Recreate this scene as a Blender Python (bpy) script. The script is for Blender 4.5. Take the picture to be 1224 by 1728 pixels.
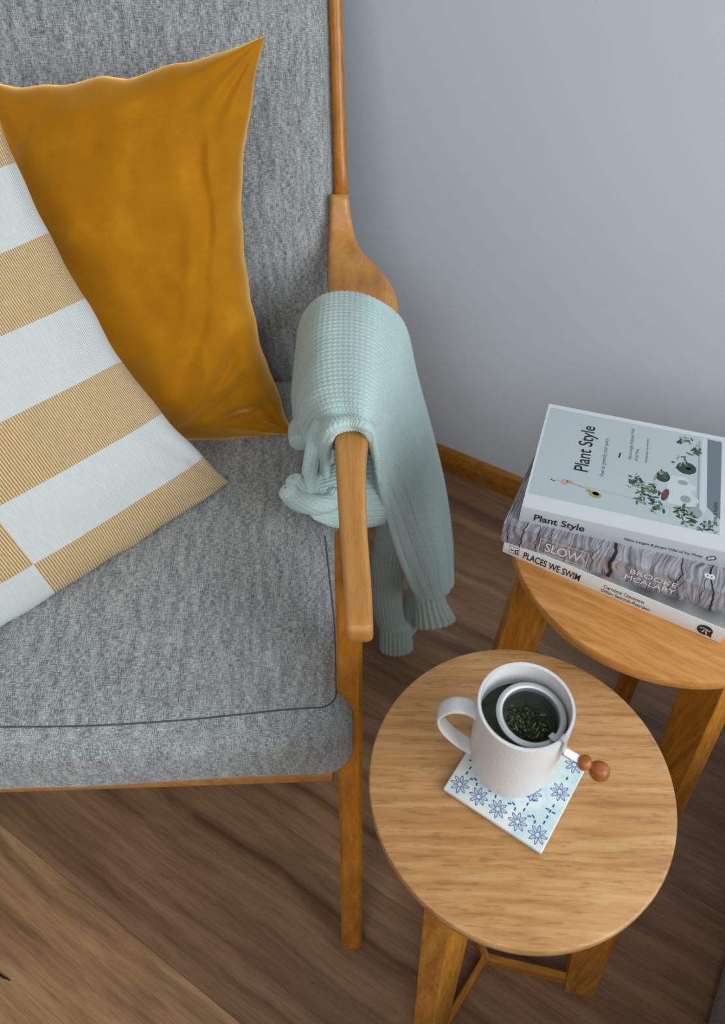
import bpy, bmesh, math, random
import numpy as np
from mathutils import Vector, Matrix, noise as mnoise

for o in list(bpy.data.objects): bpy.data.objects.remove(o, do_unlink=True)
scn = bpy.context.scene
COL = scn.collection
R = math.radians

# ------------------------------------------------------------------ camera
FPX, PITCH, ROLL, CH = 1265.0, 0.84708834, -0.03386309, 1.22
_c, _s = math.cos(PITCH), math.sin(PITCH)
FW = Vector((0, _c, -_s)); UP0 = Vector((0, _s, _c)); R0 = Vector((1, 0, 0))
RT = math.cos(ROLL) * R0 + math.sin(ROLL) * UP0
UPV = -math.sin(ROLL) * R0 + math.cos(ROLL) * UP0
cam_d = bpy.data.cameras.new('camera'); cam = bpy.data.objects.new('camera', cam_d); COL.objects.link(cam)
cam_d.sensor_fit = 'VERTICAL'; cam_d.sensor_height = 36.0; cam_d.lens = FPX / 1728 * 36
M = Matrix((RT, UPV, -FW)).transposed().to_4x4(); M.translation = Vector((0, 0, CH)); cam.matrix_world = M
cam_d.clip_start = 0.02
cam_d.dof.use_dof = True; cam_d.dof.focus_distance = 0.80; cam_d.dof.aperture_fstop = 6.3
scn.camera = cam

# ------------------------------------------------------------------ light and exposure
scn.view_settings.view_transform = 'Standard'; scn.view_settings.look = 'None'
scn.view_settings.gamma = 1.0; scn.view_settings.use_curve_mapping = False
scn.view_settings.exposure = 0.0
world = bpy.data.worlds.new('world'); scn.world = world; world.use_nodes = True
bg = world.node_tree.nodes['Background']; bg.inputs[0].default_value = (0.78, 0.76, 0.74, 1); bg.inputs[1].default_value = 0.23


def area(name, loc, target, sx, sy, power, colour):
    d = bpy.data.lights.new(name, 'AREA'); d.shape = 'RECTANGLE'; d.size = sx; d.size_y = sy
    d.energy = power; d.color = colour
    o = bpy.data.objects.new(name, d); COL.objects.link(o); o.location = loc
    o.rotation_euler = (Vector(target) - Vector(loc)).to_track_quat('-Z', 'Y').to_euler()
    return o


area('window_light', (1.55, -0.95, 1.75), (0.0, 0.85, 0.45), 1.5, 1.4, 52, (0.90, 0.96, 1.0))
area('second_window_light', (-0.5, -1.5, 2.5), (0.0, 0.8, 0.6), 1.6, 1.4, 27, (0.96, 0.98, 1.0))


# ------------------------------------------------------------------ helpers
def ray(px, py):
    return (px - 612) / FPX * RT - (py - 864) / FPX * UPV + FW


def at(px, py, z=None, y=None):
    d = ray(px, py)
    t = (z - CH) / d.z if z is not None else y / d.y
    return Vector((0, 0, CH)) + d * t


def tag(o, label=None, cat=None, group=None, kind=None):
    if label: o['label'] = label
    if cat: o['category'] = cat
    if group: o['group'] = group
    if kind: o['kind'] = kind
    return o


def empty(name, loc=(0, 0, 0), rz=0.0):
    o = bpy.data.objects.new(name, None); COL.objects.link(o)
    o.location = loc; o.rotation_euler = (0, 0, rz); o.empty_display_size = 0.05
    return o


def link(name, me, mat=None, parent=None, smooth=True, loc=None):
    o = bpy.data.objects.new(name, me); COL.objects.link(o)
    if mat is not None:
        for m in (mat if isinstance(mat, (list, tuple)) else [mat]): me.materials.append(m)
    if smooth: me.shade_smooth()
    if parent is not None: o.parent = parent
    if loc is not None: o.location = loc
    return o


def from_bm(name, bm, mat=None, parent=None, smooth=False, loc=None):
    bmesh.ops.recalc_face_normals(bm, faces=bm.faces)
    me = bpy.data.meshes.new(name); bm.to_mesh(me); bm.free()
    return link(name, me, mat, parent, smooth, loc)


def grid_mesh(name, V, UV=None, closed_u=False, closed_v=False):
    """V: (nu, nv, 3) numpy array -> quad mesh with uv"""
    nu, nv = V.shape[:2]
    I = np.arange(nu * nv).reshape(nu, nv)
    a = I if closed_u else I[:-1]; b = np.roll(I, -1, 0) if closed_u else I[1:]
    if closed_v:
        q = np.stack([a, b, np.roll(b, -1, 1), np.roll(a, -1, 1)], -1).reshape(-1, 4)
    else:
        q = np.stack([a[:, :-1], b[:, :-1], b[:, 1:], a[:, 1:]], -1).reshape(-1, 4)
    me = bpy.data.meshes.new(name)
    me.vertices.add(nu * nv); me.vertices.foreach_set('co', V.astype(np.float32).ravel())
    me.loops.add(q.size); me.loops.foreach_set('vertex_index', q.astype(np.int32).ravel())
    me.polygons.add(len(q)); me.polygons.foreach_set('loop_start', np.arange(0, q.size, 4, dtype=np.int32))
    me.polygons.foreach_set('loop_total', np.full(len(q), 4, dtype=np.int32))
    if UV is not None:
        uvl = me.uv_layers.new(name='UVMap')
        uvl.data.foreach_set('uv', UV.reshape(-1, 2)[q.ravel()].astype(np.float32).ravel())
    me.update(calc_edges=True); me.validate()
    return me


def add_box(bm, lo, hi, M=None):
    vs = [bm.verts.new((x, y, z)) for x in (lo[0], hi[0]) for y in (lo[1], hi[1]) for z in (lo[2], hi[2])]
    for f in ((0, 1, 3, 2), (4, 6, 7, 5), (0, 4, 5, 1), (2, 3, 7, 6), (0, 2, 6, 4), (1, 5, 7, 3)):
        bm.faces.new([vs[i] for i in f])
    if M is not None:
        for v in vs: v.co = M @ v.co
    return vs


def bevel_all(bm, w, seg=2):
    bmesh.ops.recalc_face_normals(bm, faces=bm.faces)
    es = [e for e in bm.edges if len(e.link_faces) == 2 and e.calc_face_angle(0) > 0.5]
    bmesh.ops.bevel(bm, geom=es, offset=w, segments=seg, profile=0.6, affect='EDGES', clamp_overlap=True)


def loft(bm, sections, cap=True):
    rings = [[bm.verts.new(p) for p in s] for s in sections]
    n = len(rings[0])
    for a, b in zip(rings, rings[1:]):
        for i in range(n):
            bm.faces.new((a[i], a[(i + 1) % n], b[(i + 1) % n], b[i]))
    if cap:
        bm.faces.new(rings[0][::-1]); bm.faces.new(rings[-1])
    return rings


def lathe(bm, prof, seg=64, closed=False):
    """prof: (r,z) list"""
    rings = []
    for r, z in prof:
        if r < 1e-6: rings.append([bm.verts.new((0, 0, z))])
        else: rings.append([bm.verts.new((r * math.cos(2 * math.pi * i / seg), r * math.sin(2 * math.pi * i / seg), z)) for i in range(seg)])
    pairs = list(zip(rings, rings[1:]))
    if closed: pairs.append((rings[-1], rings[0]))
    for a, b in pairs:
        if len(a) == 1 and len(b) == 1: continue
        for i in range(seg):
            j = (i + 1) % seg
            if len(a) == 1: bm.faces.new((a[0], b[i], b[j]))
            elif len(b) == 1: bm.faces.new((a[i], b[0], a[j]))
            else: bm.faces.new((a[i], b[i], b[j], a[j]))
    return rings


def catmull(P, n):
    """P (k,...) -> (n,...) Catmull-Rom through all points, uniform"""
    P = np.asarray(P, float); k = len(P)
    Q = np.concatenate([2 * P[:1] - P[1:2], P, 2 * P[-1:] - P[-2:-1]])
    t = np.linspace(0, k - 1, n); i = np.minimum(t.astype(int), k - 2); f = (t - i).reshape((-1,) + (1,) * (P.ndim - 1))
    a, b, c, d = Q[i], Q[i + 1], Q[i + 2], Q[i + 3]
    return 0.5 * (2 * b + (c - a) * f + (2 * a - 5 * b + 4 * c - d) * f ** 2 + (3 * b - a - 3 * c + d) * f ** 3)


def resample(P, n):
    d = np.r_[0, np.cumsum(np.linalg.norm(np.diff(P, axis=0), axis=1))]
    t = np.linspace(0, d[-1], n)
    return np.stack([np.interp(t, d, P[:, k]) for k in range(P.shape[1])], 1)


def normals(V):
    du = np.gradient(V, axis=0); dv = np.gradient(V, axis=1)
    n = np.cross(du, dv); return n / (np.linalg.norm(n, axis=2, keepdims=True) + 1e-12)


def vnoise(P, scale, seed=0.0):
    P = np.asarray(P); out = np.empty(len(P))
    for i, p in enumerate(P): out[i] = mnoise.noise(Vector((p[0] * scale + seed, p[1] * scale + seed * 1.7, (p[2] if len(p) > 2 else 0) * scale)))
    return out


# ------------------------------------------------------------------ materials
def lin(h):
    c = [int(h[i:i + 2], 16) / 255 for i in (0, 2, 4)]
    return tuple(x / 12.92 if x <= 0.04045 else ((x + 0.055) / 1.055) ** 2.4 for x in c) + (1,)


class NT:
    def __init__(s, name, rough=0.6, **kw):
        s.m = bpy.data.materials.new(name); s.m.use_nodes = True; s.t = s.m.node_tree
        s.b = s.t.nodes['Principled BSDF']; s.b.inputs['Roughness'].default_value = rough
        for k, v in kw.items(): s.b.inputs[k.replace('_', ' ')].default_value = v

    def n(s, typ, ins=None, **kw):
        nd = s.t.nodes.new(typ)
        for k, v in kw.items(): setattr(nd, k, v)
        for k, v in (ins or {}).items():
            if isinstance(v, tuple) and len(v) == 2 and hasattr(v[0], 'outputs'): s.t.links.new(v[0].outputs[v[1]], nd.inputs[k])
            elif hasattr(v, 'outputs'): s.t.links.new(v.outputs[0], nd.inputs[k])
            else: nd.inputs[k].default_value = v
        return nd

    def math(s, op, a, b=0.0, c=0.0):
        return s.n('ShaderNodeMath', {0: a, 1: b, 2: c}, operation=op)

    def ramp(s, fac, stops):
        nd = s.n('ShaderNodeValToRGB', {0: fac}); e = nd.color_ramp.elements
        while len(e) < len(stops): e.new(0.5)
        for el, (p, c) in zip(e, stops): el.position = p; el.color = c
        return nd

    def mix(s, f, a, b, blend='MIX'):
        nd = s.t.nodes.new('ShaderNodeMix'); nd.data_type = 'RGBA'; nd.blend_type = blend
        for i, v in ((0, f), (6, a), (7, b)):
            if hasattr(v, 'outputs'):
                s.t.links.new(v.outputs[2 if v.bl_idname == 'ShaderNodeMix' else 0], nd.inputs[i])
            else: nd.inputs[i].default_value = v
        return nd

    def col(s, v):
        s.t.links.new(v.outputs[2 if v.bl_idname == 'ShaderNodeMix' else 0], s.b.inputs['Base Color'])

    def bump(s, h, strength=0.3, dist=0.001):
        b = s.n('ShaderNodeBump', {'Height': h, 'Strength': strength, 'Distance': dist}); s.t.links.new(b.outputs[0], s.b.inputs['Normal'])

    def coords(s, rot=(0, 0, 0), scale=(1, 1, 1), kind='Object', loc=(0, 0, 0)):
        tc = s.n('ShaderNodeTexCoord')
        return s.n('ShaderNodeMapping', {'Vector': (tc, kind), 'Rotation': rot, 'Scale': scale, 'Location': loc})


def plain(name, h, rough=0.5, **kw):
    t = NT(name, rough, **kw); t.b.inputs['Base Color'].default_value = lin(h); return t.m


def wood(name, light, mid, dark, rot=(0, 0, 0), rough=0.38, pores=1.0, ring=1.0, random_shift=False, spec=0.4, stretch=9.0, sc=1.0):
    """grain runs along local x after rotation"""
    t = NT(name, rough); t.b.inputs['Specular IOR Level'].default_value = spec
    m = t.coords(rot=rot)
    if random_shift:
        oi = t.n('ShaderNodeObjectInfo')
        sh = t.n('ShaderNodeVectorMath', {0: m, 1: t.n('ShaderNodeVectorMath', {0: (7.3, 3.1, 5.7), 'Scale': t.math('MULTIPLY', (oi, 'Random'), 10.0)}, operation='SCALE')}, operation='ADD')
        m = sh
    warp = t.n('ShaderNodeTexNoise', {'Vector': t.n('ShaderNodeMapping', {'Vector': m, 'Scale': (2.2 * sc, 9 * sc, 9 * sc)}), 'Scale': 1.0, 'Detail': 2.0})
    st = t.n('ShaderNodeMapping', {'Vector': m, 'Scale': (stretch * sc, stretch * 13 * sc, stretch * 13 * sc)})
    st2 = t.n('ShaderNodeVectorMath', {0: st, 1: t.n('ShaderNodeVectorMath', {0: (warp, 1), 'Scale': 5.0 * ring}, operation='SCALE')}, operation='ADD')
    g = t.n('ShaderNodeTexNoise', {'Vector': st2, 'Scale': 1.0, 'Detail': 5.0, 'Roughness': 0.6})
    fine = t.n('ShaderNodeTexNoise', {'Vector': t.n('ShaderNodeMapping', {'Vector': m, 'Scale': (60, 430, 430)}), 'Scale': 1.0, 'Detail': 2.0})
    c = t.ramp(g, [(0.28, dark), (0.5, mid), (0.72, light)])
    big = t.n('ShaderNodeTexNoise', {'Vector': m, 'Scale': 6.0, 'Detail': 2.0})
    c2 = t.mix(t.ramp(big, [(0.35, (0, 0, 0, 1)), (0.75, (0.35, 0.35, 0.35, 1))]), c, mid)
    pr = t.ramp(fine, [(0.30, (1, 1, 1, 1)), (0.46, (0, 0, 0, 1))])
    c3 = t.mix(t.math('MULTIPLY', pr, 0.45 * pores), c2, tuple(x * 0.55 for x in dark[:3]) + (1,))
    t.col(c3); t.bump(t.math('ADD', t.math('MULTIPLY', fine, 0.7), g), 0.12, 0.0008)
    return t.m


OAK_L, OAK_M, OAK_D = lin('cba373'), lin('b98a56'), lin('96683a')
m_oak_near = wood('oak_table_top', OAK_L, OAK_M, OAK_D, rot=(0, 0, R(3)), rough=0.36, pores=0.9)
m_oak_far = wood('oak_far_top', lin('cf9c5c'), lin('bd8242'), lin('9c642b'), rot=(0, 0, R(33)), rough=0.36, pores=0.5)
m_oak_leg = wood('oak_leg', lin('cf9136'), lin('b87724'), lin('94591a'), rot=(0, R(90), 0), rough=0.45)
m_oak_rail = wood('oak_rail', lin('cf9136'), lin('b87724'), lin('94591a'), rough=0.45)
m_chair = wood('chair_beech_lacquer', lin('ca9558'), lin('be8644'), lin('a87036'), rot=(0, 0, R(90)), rough=0.33, pores=0.5, stretch=5)
m_chair_leg = wood('chair_beech_leg', lin('bf7e2a'), lin('ad6d1e'), lin('905812'), rot=(0, R(90), 0), rough=0.3, pores=0.5, stretch=5)
m_base = wood('baseboard_oak', lin('b27a2c'), lin('9c651f'), lin('7d4d14'), rot=(0, 0, 0), rough=0.4, pores=0.4)


def plank_mat():
    t = NT('laminate_floor', 0.42); t.b.inputs['Specular IOR Level'].default_value = 0.45
    oi = t.n('ShaderNodeObjectInfo')
    m0 = t.coords()
    m = t.n('ShaderNodeVectorMath', {0: m0, 1: t.n('ShaderNodeVectorMath', {0: (7.3, 3.1, 0), 'Scale': t.math('MULTIPLY', (oi, 'Random'), 10.0)}, operation='SCALE')}, operation='ADD')
    warp = t.n('ShaderNodeTexNoise', {'Vector': m, 'Scale': 2.5, 'Detail': 3.0})
    st = t.n('ShaderNodeMapping', {'Vector': m, 'Scale': (1.3, 32, 1)})
    st2 = t.n('ShaderNodeVectorMath', {0: st, 1: t.n('ShaderNodeVectorMath', {0: (warp, 1), 'Scale': 2.2}, operation='SCALE')}, operation='ADD')
    g = t.n('ShaderNodeTexNoise', {'Vector': st2, 'Scale': 1.0, 'Detail': 6.0, 'Roughness': 0.62})
    fine = t.n('ShaderNodeTexNoise', {'Vector': t.n('ShaderNodeMapping', {'Vector': m, 'Scale': (18, 330, 1)}), 'Scale': 1.0, 'Detail': 2.0})
    c = t.ramp(g, [(0.30, lin('654732')), (0.46, lin('87664a')), (0.60, lin('9a785a')), (0.75, lin('b6946f'))])
    k = t.mix(t.math('MULTIPLY', t.ramp(fine, [(0.34, (1, 1, 1, 1)), (0.5, (0, 0, 0, 1))]), 0.25), c, lin('4b3220'))
    mx = t.mix(1.0, k, (1, 1, 1, 1), 'MULTIPLY'); t.t.links.new(oi.outputs['Color'], mx.inputs[7]); t.col(mx); t.bump(fine, 0.08, 0.0005)
    return t.m


m_plank = plank_mat()


def wall_mat():
    t = NT('painted_wall', 0.85); t.b.inputs['Specular IOR Level'].default_value = 0.15
    m = t.coords(); n1 = t.n('ShaderNodeTexNoise', {'Vector': m, 'Scale': 220.0, 'Detail': 3.0})
    n2 = t.n('ShaderNodeTexNoise', {'Vector': m, 'Scale': 3.0, 'Detail': 2.0})
    t.col(t.ramp(n2, [(0.3, lin('ced6de')), (0.7, lin('d1d9e1'))])); t.bump(n1, 0.12, 0.0006)
    return t.m


m_wall = wall_mat()


def fabric_mat(name, cols, sc=1.0):
    """heathered weave on UV in metres"""
    t = NT(name, 0.92); t.b.inputs['Specular IOR Level'].default_value = 0.1
    t.b.inputs['Sheen Weight'].default_value = 0.25; t.b.inputs['Sheen Roughness'].default_value = 0.5
    m = t.coords(kind='UV')
    a = t.n('ShaderNodeTexNoise', {'Vector': t.n('ShaderNodeMapping', {'Vector': m, 'Scale': (900 * sc, 130 * sc, 1)}), 'Scale': 1.0, 'Detail': 2.0})
    b = t.n('ShaderNodeTexNoise', {'Vector': t.n('ShaderNodeMapping', {'Vector': m, 'Scale': (150 * sc, 900 * sc, 1)}), 'Scale': 1.0, 'Detail': 2.0})
    sx = t.n('ShaderNodeSeparateXYZ', {0: m})
    wx = t.math('SINE', t.math('MULTIPLY', (sx, 0), 2 * math.pi * 520 * sc)); wy = t.math('SINE', t.math('MULTIPLY', (sx, 1), 2 * math.pi * 520 * sc))
    w = t.math('MULTIPLY', wx, wy)
    s = t.math('ADD', t.math('MULTIPLY', t.math('ADD', a, b), 0.5), t.math('MULTIPLY', w, 0.085))
    big = t.n('ShaderNodeTexNoise', {'Vector': t.n('ShaderNodeMapping', {'Vector': m, 'Scale': (120, 22, 1)}), 'Scale': 1.0, 'Detail': 3.0})
    s2 = t.math('ADD', s, t.math('MULTIPLY', t.math('SUBTRACT', big, 0.5), 0.28))
    t.col(t.ramp(s2, [(0.36, cols[0]), (0.5, cols[1]), (0.63, cols[2])]))
    t.bump(t.math('ADD', w, t.math('MULTIPLY', a, 2.0)), 0.35, 0.0006)
    return t.m


m_grey = fabric_mat('grey_upholstery', (lin('5e6265'), lin('929696'), lin('c0c4c2')))
m_grey_side = fabric_mat('grey_side_fabric', (lin('6d6a64'), lin('8c8983'), lin('a8a59f')))
m_seam = plain('seam_thread', '4b5256', 0.9)


def velvet_mat():
    t = NT('mustard_velvet', 0.75); t.b.inputs['Specular IOR Level'].default_value = 0.12
    t.b.inputs['Sheen Weight'].default_value = 1.0; t.b.inputs['Sheen Roughness'].default_value = 0.42
    t.b.inputs['Sheen Tint'].default_value = lin('ffc66e')
    m = t.coords(kind='UV')
    n1 = t.n('ShaderNodeTexNoise', {'Vector': m, 'Scale': 9.0, 'Detail': 3.0, 'Roughness': 0.55})
    n2 = t.n('ShaderNodeTexNoise', {'Vector': m, 'Scale': 900.0, 'Detail': 1.0})
    c = t.ramp(n1, [(0.3, lin('a26803')), (0.55, lin('aa6e04')), (0.8, lin('b87d0c'))])
    t.col(c); t.bump(t.math('ADD', t.math('MULTIPLY', n2, 0.3), t.math('MULTIPLY', n1, 2.0)), 0.25, 0.001)
    sh = t.n('ShaderNodeBsdfSheen', {'Color': (0.70, 0.46, 0.17, 1), 'Roughness': 0.42}); ad = t.n('ShaderNodeAddShader', {0: t.b, 1: sh})
    t.t.links.new(ad.outputs[0], t.t.nodes['Material Output'].inputs['Surface'])
    return t.m


m_velvet = velvet_mat()


def stripe_mat():
    """uv: x across 0..1, y from bottom 0..1 of a 0.46 m pillow"""
    t = NT('striped_cotton', 0.9); t.b.inputs['Specular IOR Level'].default_value = 0.1
    t.b.inputs['Sheen Weight'].default_value = 0.15
    m = t.coords(kind='UV'); s = t.n('ShaderNodeSeparateXYZ', {0: m})
    band = t.math('FLOOR', t.math('DIVIDE', t.math('SUBTRACT', (s, 1), STRIPE_V0), STRIPE_DV))
    colm = t.math('LESS_THAN', (s, 0), STRIPE_U)
    par = t.math('ABSOLUTE', t.math('MODULO', t.math('ADD', t.math('ADD', band, colm), 20.0), 2.0))
    pins = t.math('SINE', t.math('MULTIPLY', (s, 0), 2 * math.pi * 150))
    wob = t.n('ShaderNodeTexNoise', {'Vector': t.n('ShaderNodeMapping', {'Vector': m, 'Scale': (300, 60, 1)}), 'Scale': 1.0, 'Detail': 2.0})
    pf = t.ramp(t.math('ADD', t.math('MULTIPLY', pins, 0.5), wob), [(0.35, (0, 0, 0, 1)), (0.75, (1, 1, 1, 1))])
    tan = t.mix(pf, lin('aa7f3c'), lin('cdc2aa'))
    rows = t.n('ShaderNodeTexNoise', {'Vector': t.n('ShaderNodeMapping', {'Vector': m, 'Scale': (260, 30, 1)}), 'Scale': 1.0, 'Detail': 1.0})
    wh = t.mix(rows, lin('c0c5c3'), lin('d0d4d2'))
    t.col(t.mix(par, tan, wh))
    t.bump(t.math('ADD', pins, t.math('MULTIPLY', rows, 1.5)), 0.3, 0.0006)
    return t.m


STRIPE_U, STRIPE_V0, STRIPE_DV = 0.45, -0.05, 0.155
m_stripe = stripe_mat()


def knit_mat(name, h, h2):
    t = NT(name, 0.95); t.b.inputs['Specular IOR Level'].default_value = 0.08
    t.b.inputs['Sheen Weight'].default_value = 0.3; t.b.inputs['Sheen Roughness'].default_value = 0.5
    m = t.coords(kind='Object'); n1 = t.n('ShaderNodeTexNoise', {'Vector': m, 'Scale': 900.0, 'Detail': 2.0})
    t.col(t.ramp(n1, [(0.3, lin(h)), (0.7, lin(h2))])); t.bump(n1, 0.4, 0.0008)
    return t.m


m_knit = knit_mat('aqua_knit', 'a2bab7', 'c0d3cf')

# ------------------------------------------------------------------ the setting
TH = R(-34.2)                       # wall and planks run this way
WD = Vector((math.cos(TH), math.sin(TH), 0)); WN = Vector((-math.sin(TH), math.cos(TH), 0))   # WN: towards the wall
WALL = 1.112
floor_bm = bmesh.new(); Mw = Matrix(((WD.x, WN.x, 0, 0), (WD.y, WN.y, 0, 0), (0, 0, 1, 0), (0, 0, 0, 1)))
add_box(floor_bm, (-3.0, -2.4, -0.06), (3.0, WALL + 0.1, -0.012), Mw)
floor = from_bm('floor', floor_bm, plain('subfloor', '3a2c20', 0.9)); tag(floor, 'brown wood laminate floor of wide planks running diagonally', kind='structure')
rnd = random.Random(4)
PW = 0.2425
edges = [WALL + 0.01]
k = 0.9945
while k > -2.3: edges.append(k); k -= PW
starts = {0: 0.25, 1: -0.35, 2: 0.62, 3: -0.14, 4: 0.5, 5: -0.45}
pc = 0
for i in range(len(edges) - 1):
    y1, y0 = edges[i], edges[i + 1]
    x = -2.9 + (starts.get(i, rnd.random()) % 1.28)
    xs = [-3.0] + [x + 1.28 * j for j in range(6) if -3 < x + 1.28 * j < 3] + [3.0]
    for a, b in zip(xs, xs[1:]):
        bm = bmesh.new(); hw, hl = (y1 - y0) / 2 - 0.0001, (b - a) / 2 - 0.0001
        add_box(bm, (-hl, -hw, -0.012), (hl, hw, 0.0))
        bmesh.ops.bevel(bm, geom=[e for e in bm.edges if all(v.co.z > -0.001 for v in e.verts)], offset=0.0004, segments=1, affect='EDGES')
        o = from_bm('plank', bm, m_plank, floor)
        c = WD * ((a + b) / 2) + WN * ((y0 + y1) / 2); o.location = c; o.rotation_euler = (0, 0, TH)
        tn = {0: .78, 1: 1.05, 2: .85, 3: 1.0, 4: .95, 5: 1.35, 6: 1.05}.get(i, 0.95) * rnd.uniform(.95, 1.05); o.color = (tn, tn * (1.03 if i == 5 else 1), tn * (0.95 if i == 5 else 1), 1)
        pc += 1

bm = bmesh.new(); add_box(bm, (-3.0, WALL, -0.06), (3.0, WALL + 0.1, 2.5), Mw)
wall = from_bm('wall_back', bm, m_wall); tag(wall, 'pale blue-grey painted wall behind the armchair', kind='structure')
bm = bmesh.new(); prof = [(0, 0), (0.016, 0), (0.016, 0.032), (0.012, 0.045), (0.010, 0.052), (0.005, 0.058), (0, 0.058)]
loft(bm, [[Mw @ Vector((x, WALL - p[0], p[1])) for p in prof] for x in (-3.0, 3.0)])
bb = from_bm('baseboard_back', bm, m_base); tag(bb, 'narrow golden oak skirting board along the foot of the wall', kind='structure')


# ------------------------------------------------------------------ armchair
def soft_box(name, dims, r, crown, mat, parent, loc, rot=(0, 0, 0), n=28, crown_front=0.0, seed=0.0):
    """rounded, slightly domed cushion; uv in metres"""
    hx, hy, hz = [d / 2 for d in dims]
    bm = bmesh.new(); bmesh.ops.create_cube(bm, size=2.0)
    bmesh.ops.subdivide_edges(bm, edges=bm.edges[:], cuts=n, use_grid_fill=True)
    uvl = bm.loops.layers.uv.new('UVMap')
    for f in bm.faces:
        nrm = f.normal; ax = max(range(3), key=lambda k: abs(nrm[k]))
        for l in f.loops:
            c = l.vert.co
            p = (c.x * hx, c.y * hy, c.z * hz)
            l[uvl].uv = (p[0], p[1]) if ax == 2 else ((p[0], p[2] - 2.0) if ax == 1 else (p[1] + 3.0, p[2]))
    for v in bm.verts:
        c = v.co.copy()
        # concentrate samples near edges
        q = [math.copysign(1 - (1 - abs(t)) ** 1.35, t) for t in c]
        p = Vector((q[0] * hx, q[1] * hy, q[2] * hz))
        inner = Vector((max(-hx + r, min(hx - r, p.x)), max(-hy + r, min(hy - r, p.y)), max(-hz + r * 0.8, min(hz - r * 0.8, p.z))))
        d = p - inner
        if d.length > 1e-9:
            m = max(abs(d.x) / r, abs(d.y) / r, abs(d.z) / (r * 0.8)); d.normalize()
            p = inner + Vector((d.x * r, d.y * r, d.z * r * 0.8)) * m
        fx, fy = 1 - q[0] ** 2, 1 - q[1] ** 2
        p.z += math.copysign(crown * max(fx, 0) ** 0.6 * max(fy, 0) ** 0.6, q[2]) * (1 if abs(q[2]) > 0.5 else abs(q[2]) * 2)
        if q[1] < -0.5: p.y -= crown_front * max(1 - q[2] ** 2, 0)
        p += Vector((1, 1, 1)) * 0.0022 * mnoise.noise(p * 9 + Vector((seed, 0, 0)))
        v.co = p
    me = bpy.data.meshes.new(name); bm.to_mesh(me); bm.free()
    o = link(name, me, mat, parent, True); o.location = loc; o.rotation_euler = rot
    return o


def tube_mesh(name, path, rad, mat, parent, seg=10, n=None, flat=1.0):
    P = np.array([tuple(p) for p in path], float)
    P = resample(catmull(P, 200), n or 60)
    T = np.gradient(P, axis=0); T /= np.linalg.norm(T, axis=1, keepdims=True)
    up = np.array([0.0, 0.0, 1.0]); N = np.cross(T, up); N /= np.linalg.norm(N, axis=1, keepdims=True) + 1e-9; B = np.cross(N, T)
    a = np.linspace(0, 2 * np.pi, seg, endpoint=False)
    rr = np.interp(np.linspace(0, 1, len(P)), np.linspace(0, 1, len(rad)), rad) if hasattr(rad, '__len__') else np.full(len(P), rad)
    V = P[:, None] + rr[:, None, None] * (np.cos(a)[None, :, None] * N[:, None] + flat * np.sin(a)[None, :, None] * B[:, None])
    return link(name, grid_mesh(name, V, closed_v=True), mat, parent, True)


chair = empty('armchair', (-0.34, 0.70, 0))
tag(chair, 'grey upholstered armchair with a light wooden frame and slim armrests', 'armchair')
CP = chair.location.copy()


def cp(o):  # parts given in world coordinates, parented to the chair
    o.matrix_parent_inverse = Matrix.Translation(-CP); return o


XR, XL = -0.027, -0.640             # seat sides
seat = cp(soft_box('seat_cushion', (XR - XL, 0.655, 0.115), 0.036, 0.010, m_grey, chair, ((XR + XL) / 2 + 0.002, 0.680, 0.383), (R(-2.0), 0, R(1.2)), crown_front=0.006))
seat['label'] = 'grey woven seat cushion'
RECL = R(20)
bc_len = 0.66
by, bz = 0.998, 0.405
cdir = Vector((0, math.sin(RECL), math.cos(RECL))); cn = Vector((0, -math.cos(RECL), math.sin(RECL)))
bcen = Vector(((XR + XL) / 2 + 0.004, by, bz)) + cdir * (bc_len / 2) - cn * 0.05
back = cp(soft_box('backrest_cushion', (XR - XL + 0.006, bc_len, 0.10), 0.034, 0.012, m_grey, chair, bcen, (R(90) - RECL, 0, 0), seed=5.0))
back['label'] = 'grey woven backrest cushion'


# seam lines on the seat
def seam(name, pts, r=0.0011):
    return cp(tube_mesh(name, pts, r, m_seam, chair, seg=6, n=150))


# front rail and side rails
def rail(name, lo, hi, mat=m_chair_leg):
    bm = bmesh.new(); add_box(bm, lo, hi); bevel_all(bm, 0.004, 2); return cp(from_bm(name, bm, mat, chair, True))


rail('front_rail', (XL, 0.368, 0.296), (XR - 0.020, 0.390, 0.326), m_chair)
rail('rear_rail', (XL, 0.985, 0.28), (XR - 0.012, 1.007, 0.33), m_chair)
rail('side_rail', (XR - 0.010, 0.40, 0.285), (XR + 0.008, 1.02, 0.325), m_chair)
rail('side_rail', (XL - 0.010, 0.40, 0.285), (XL + 0.008, 1.02, 0.325), m_chair)


def rect_sec(c, hx, hy, ch=0.004):
    c = Vector(c)
    return [c + Vector(v) for v in ((-hx + ch, -hy, 0), (hx - ch, -hy, 0), (hx, -hy + ch, 0), (hx, hy - ch, 0), (hx - ch, hy, 0), (-hx + ch, hy, 0), (-hx, hy - ch, 0), (-hx, -hy + ch, 0))]


def chair_leg(foot, top, fx, fy, tx, ty):
    bm = bmesh.new(); foot, top = Vector(foot), Vector(top)
    S = []
    for t in (0, 0.01, 0.3, 0.6, 1.0):
        c = foot.lerp(top, t); k = 0.75 if t == 0 else 1
        S.append(rect_sec(c, (fx + (tx - fx) * t) * k, (fy + (ty - fy) * t) * k))
    loft(bm, S); return cp(from_bm('leg', bm, m_chair_leg, chair, False))


AX = -0.016     # mirror offset handling
def mirror_x(x): return XR + XL - x


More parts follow.
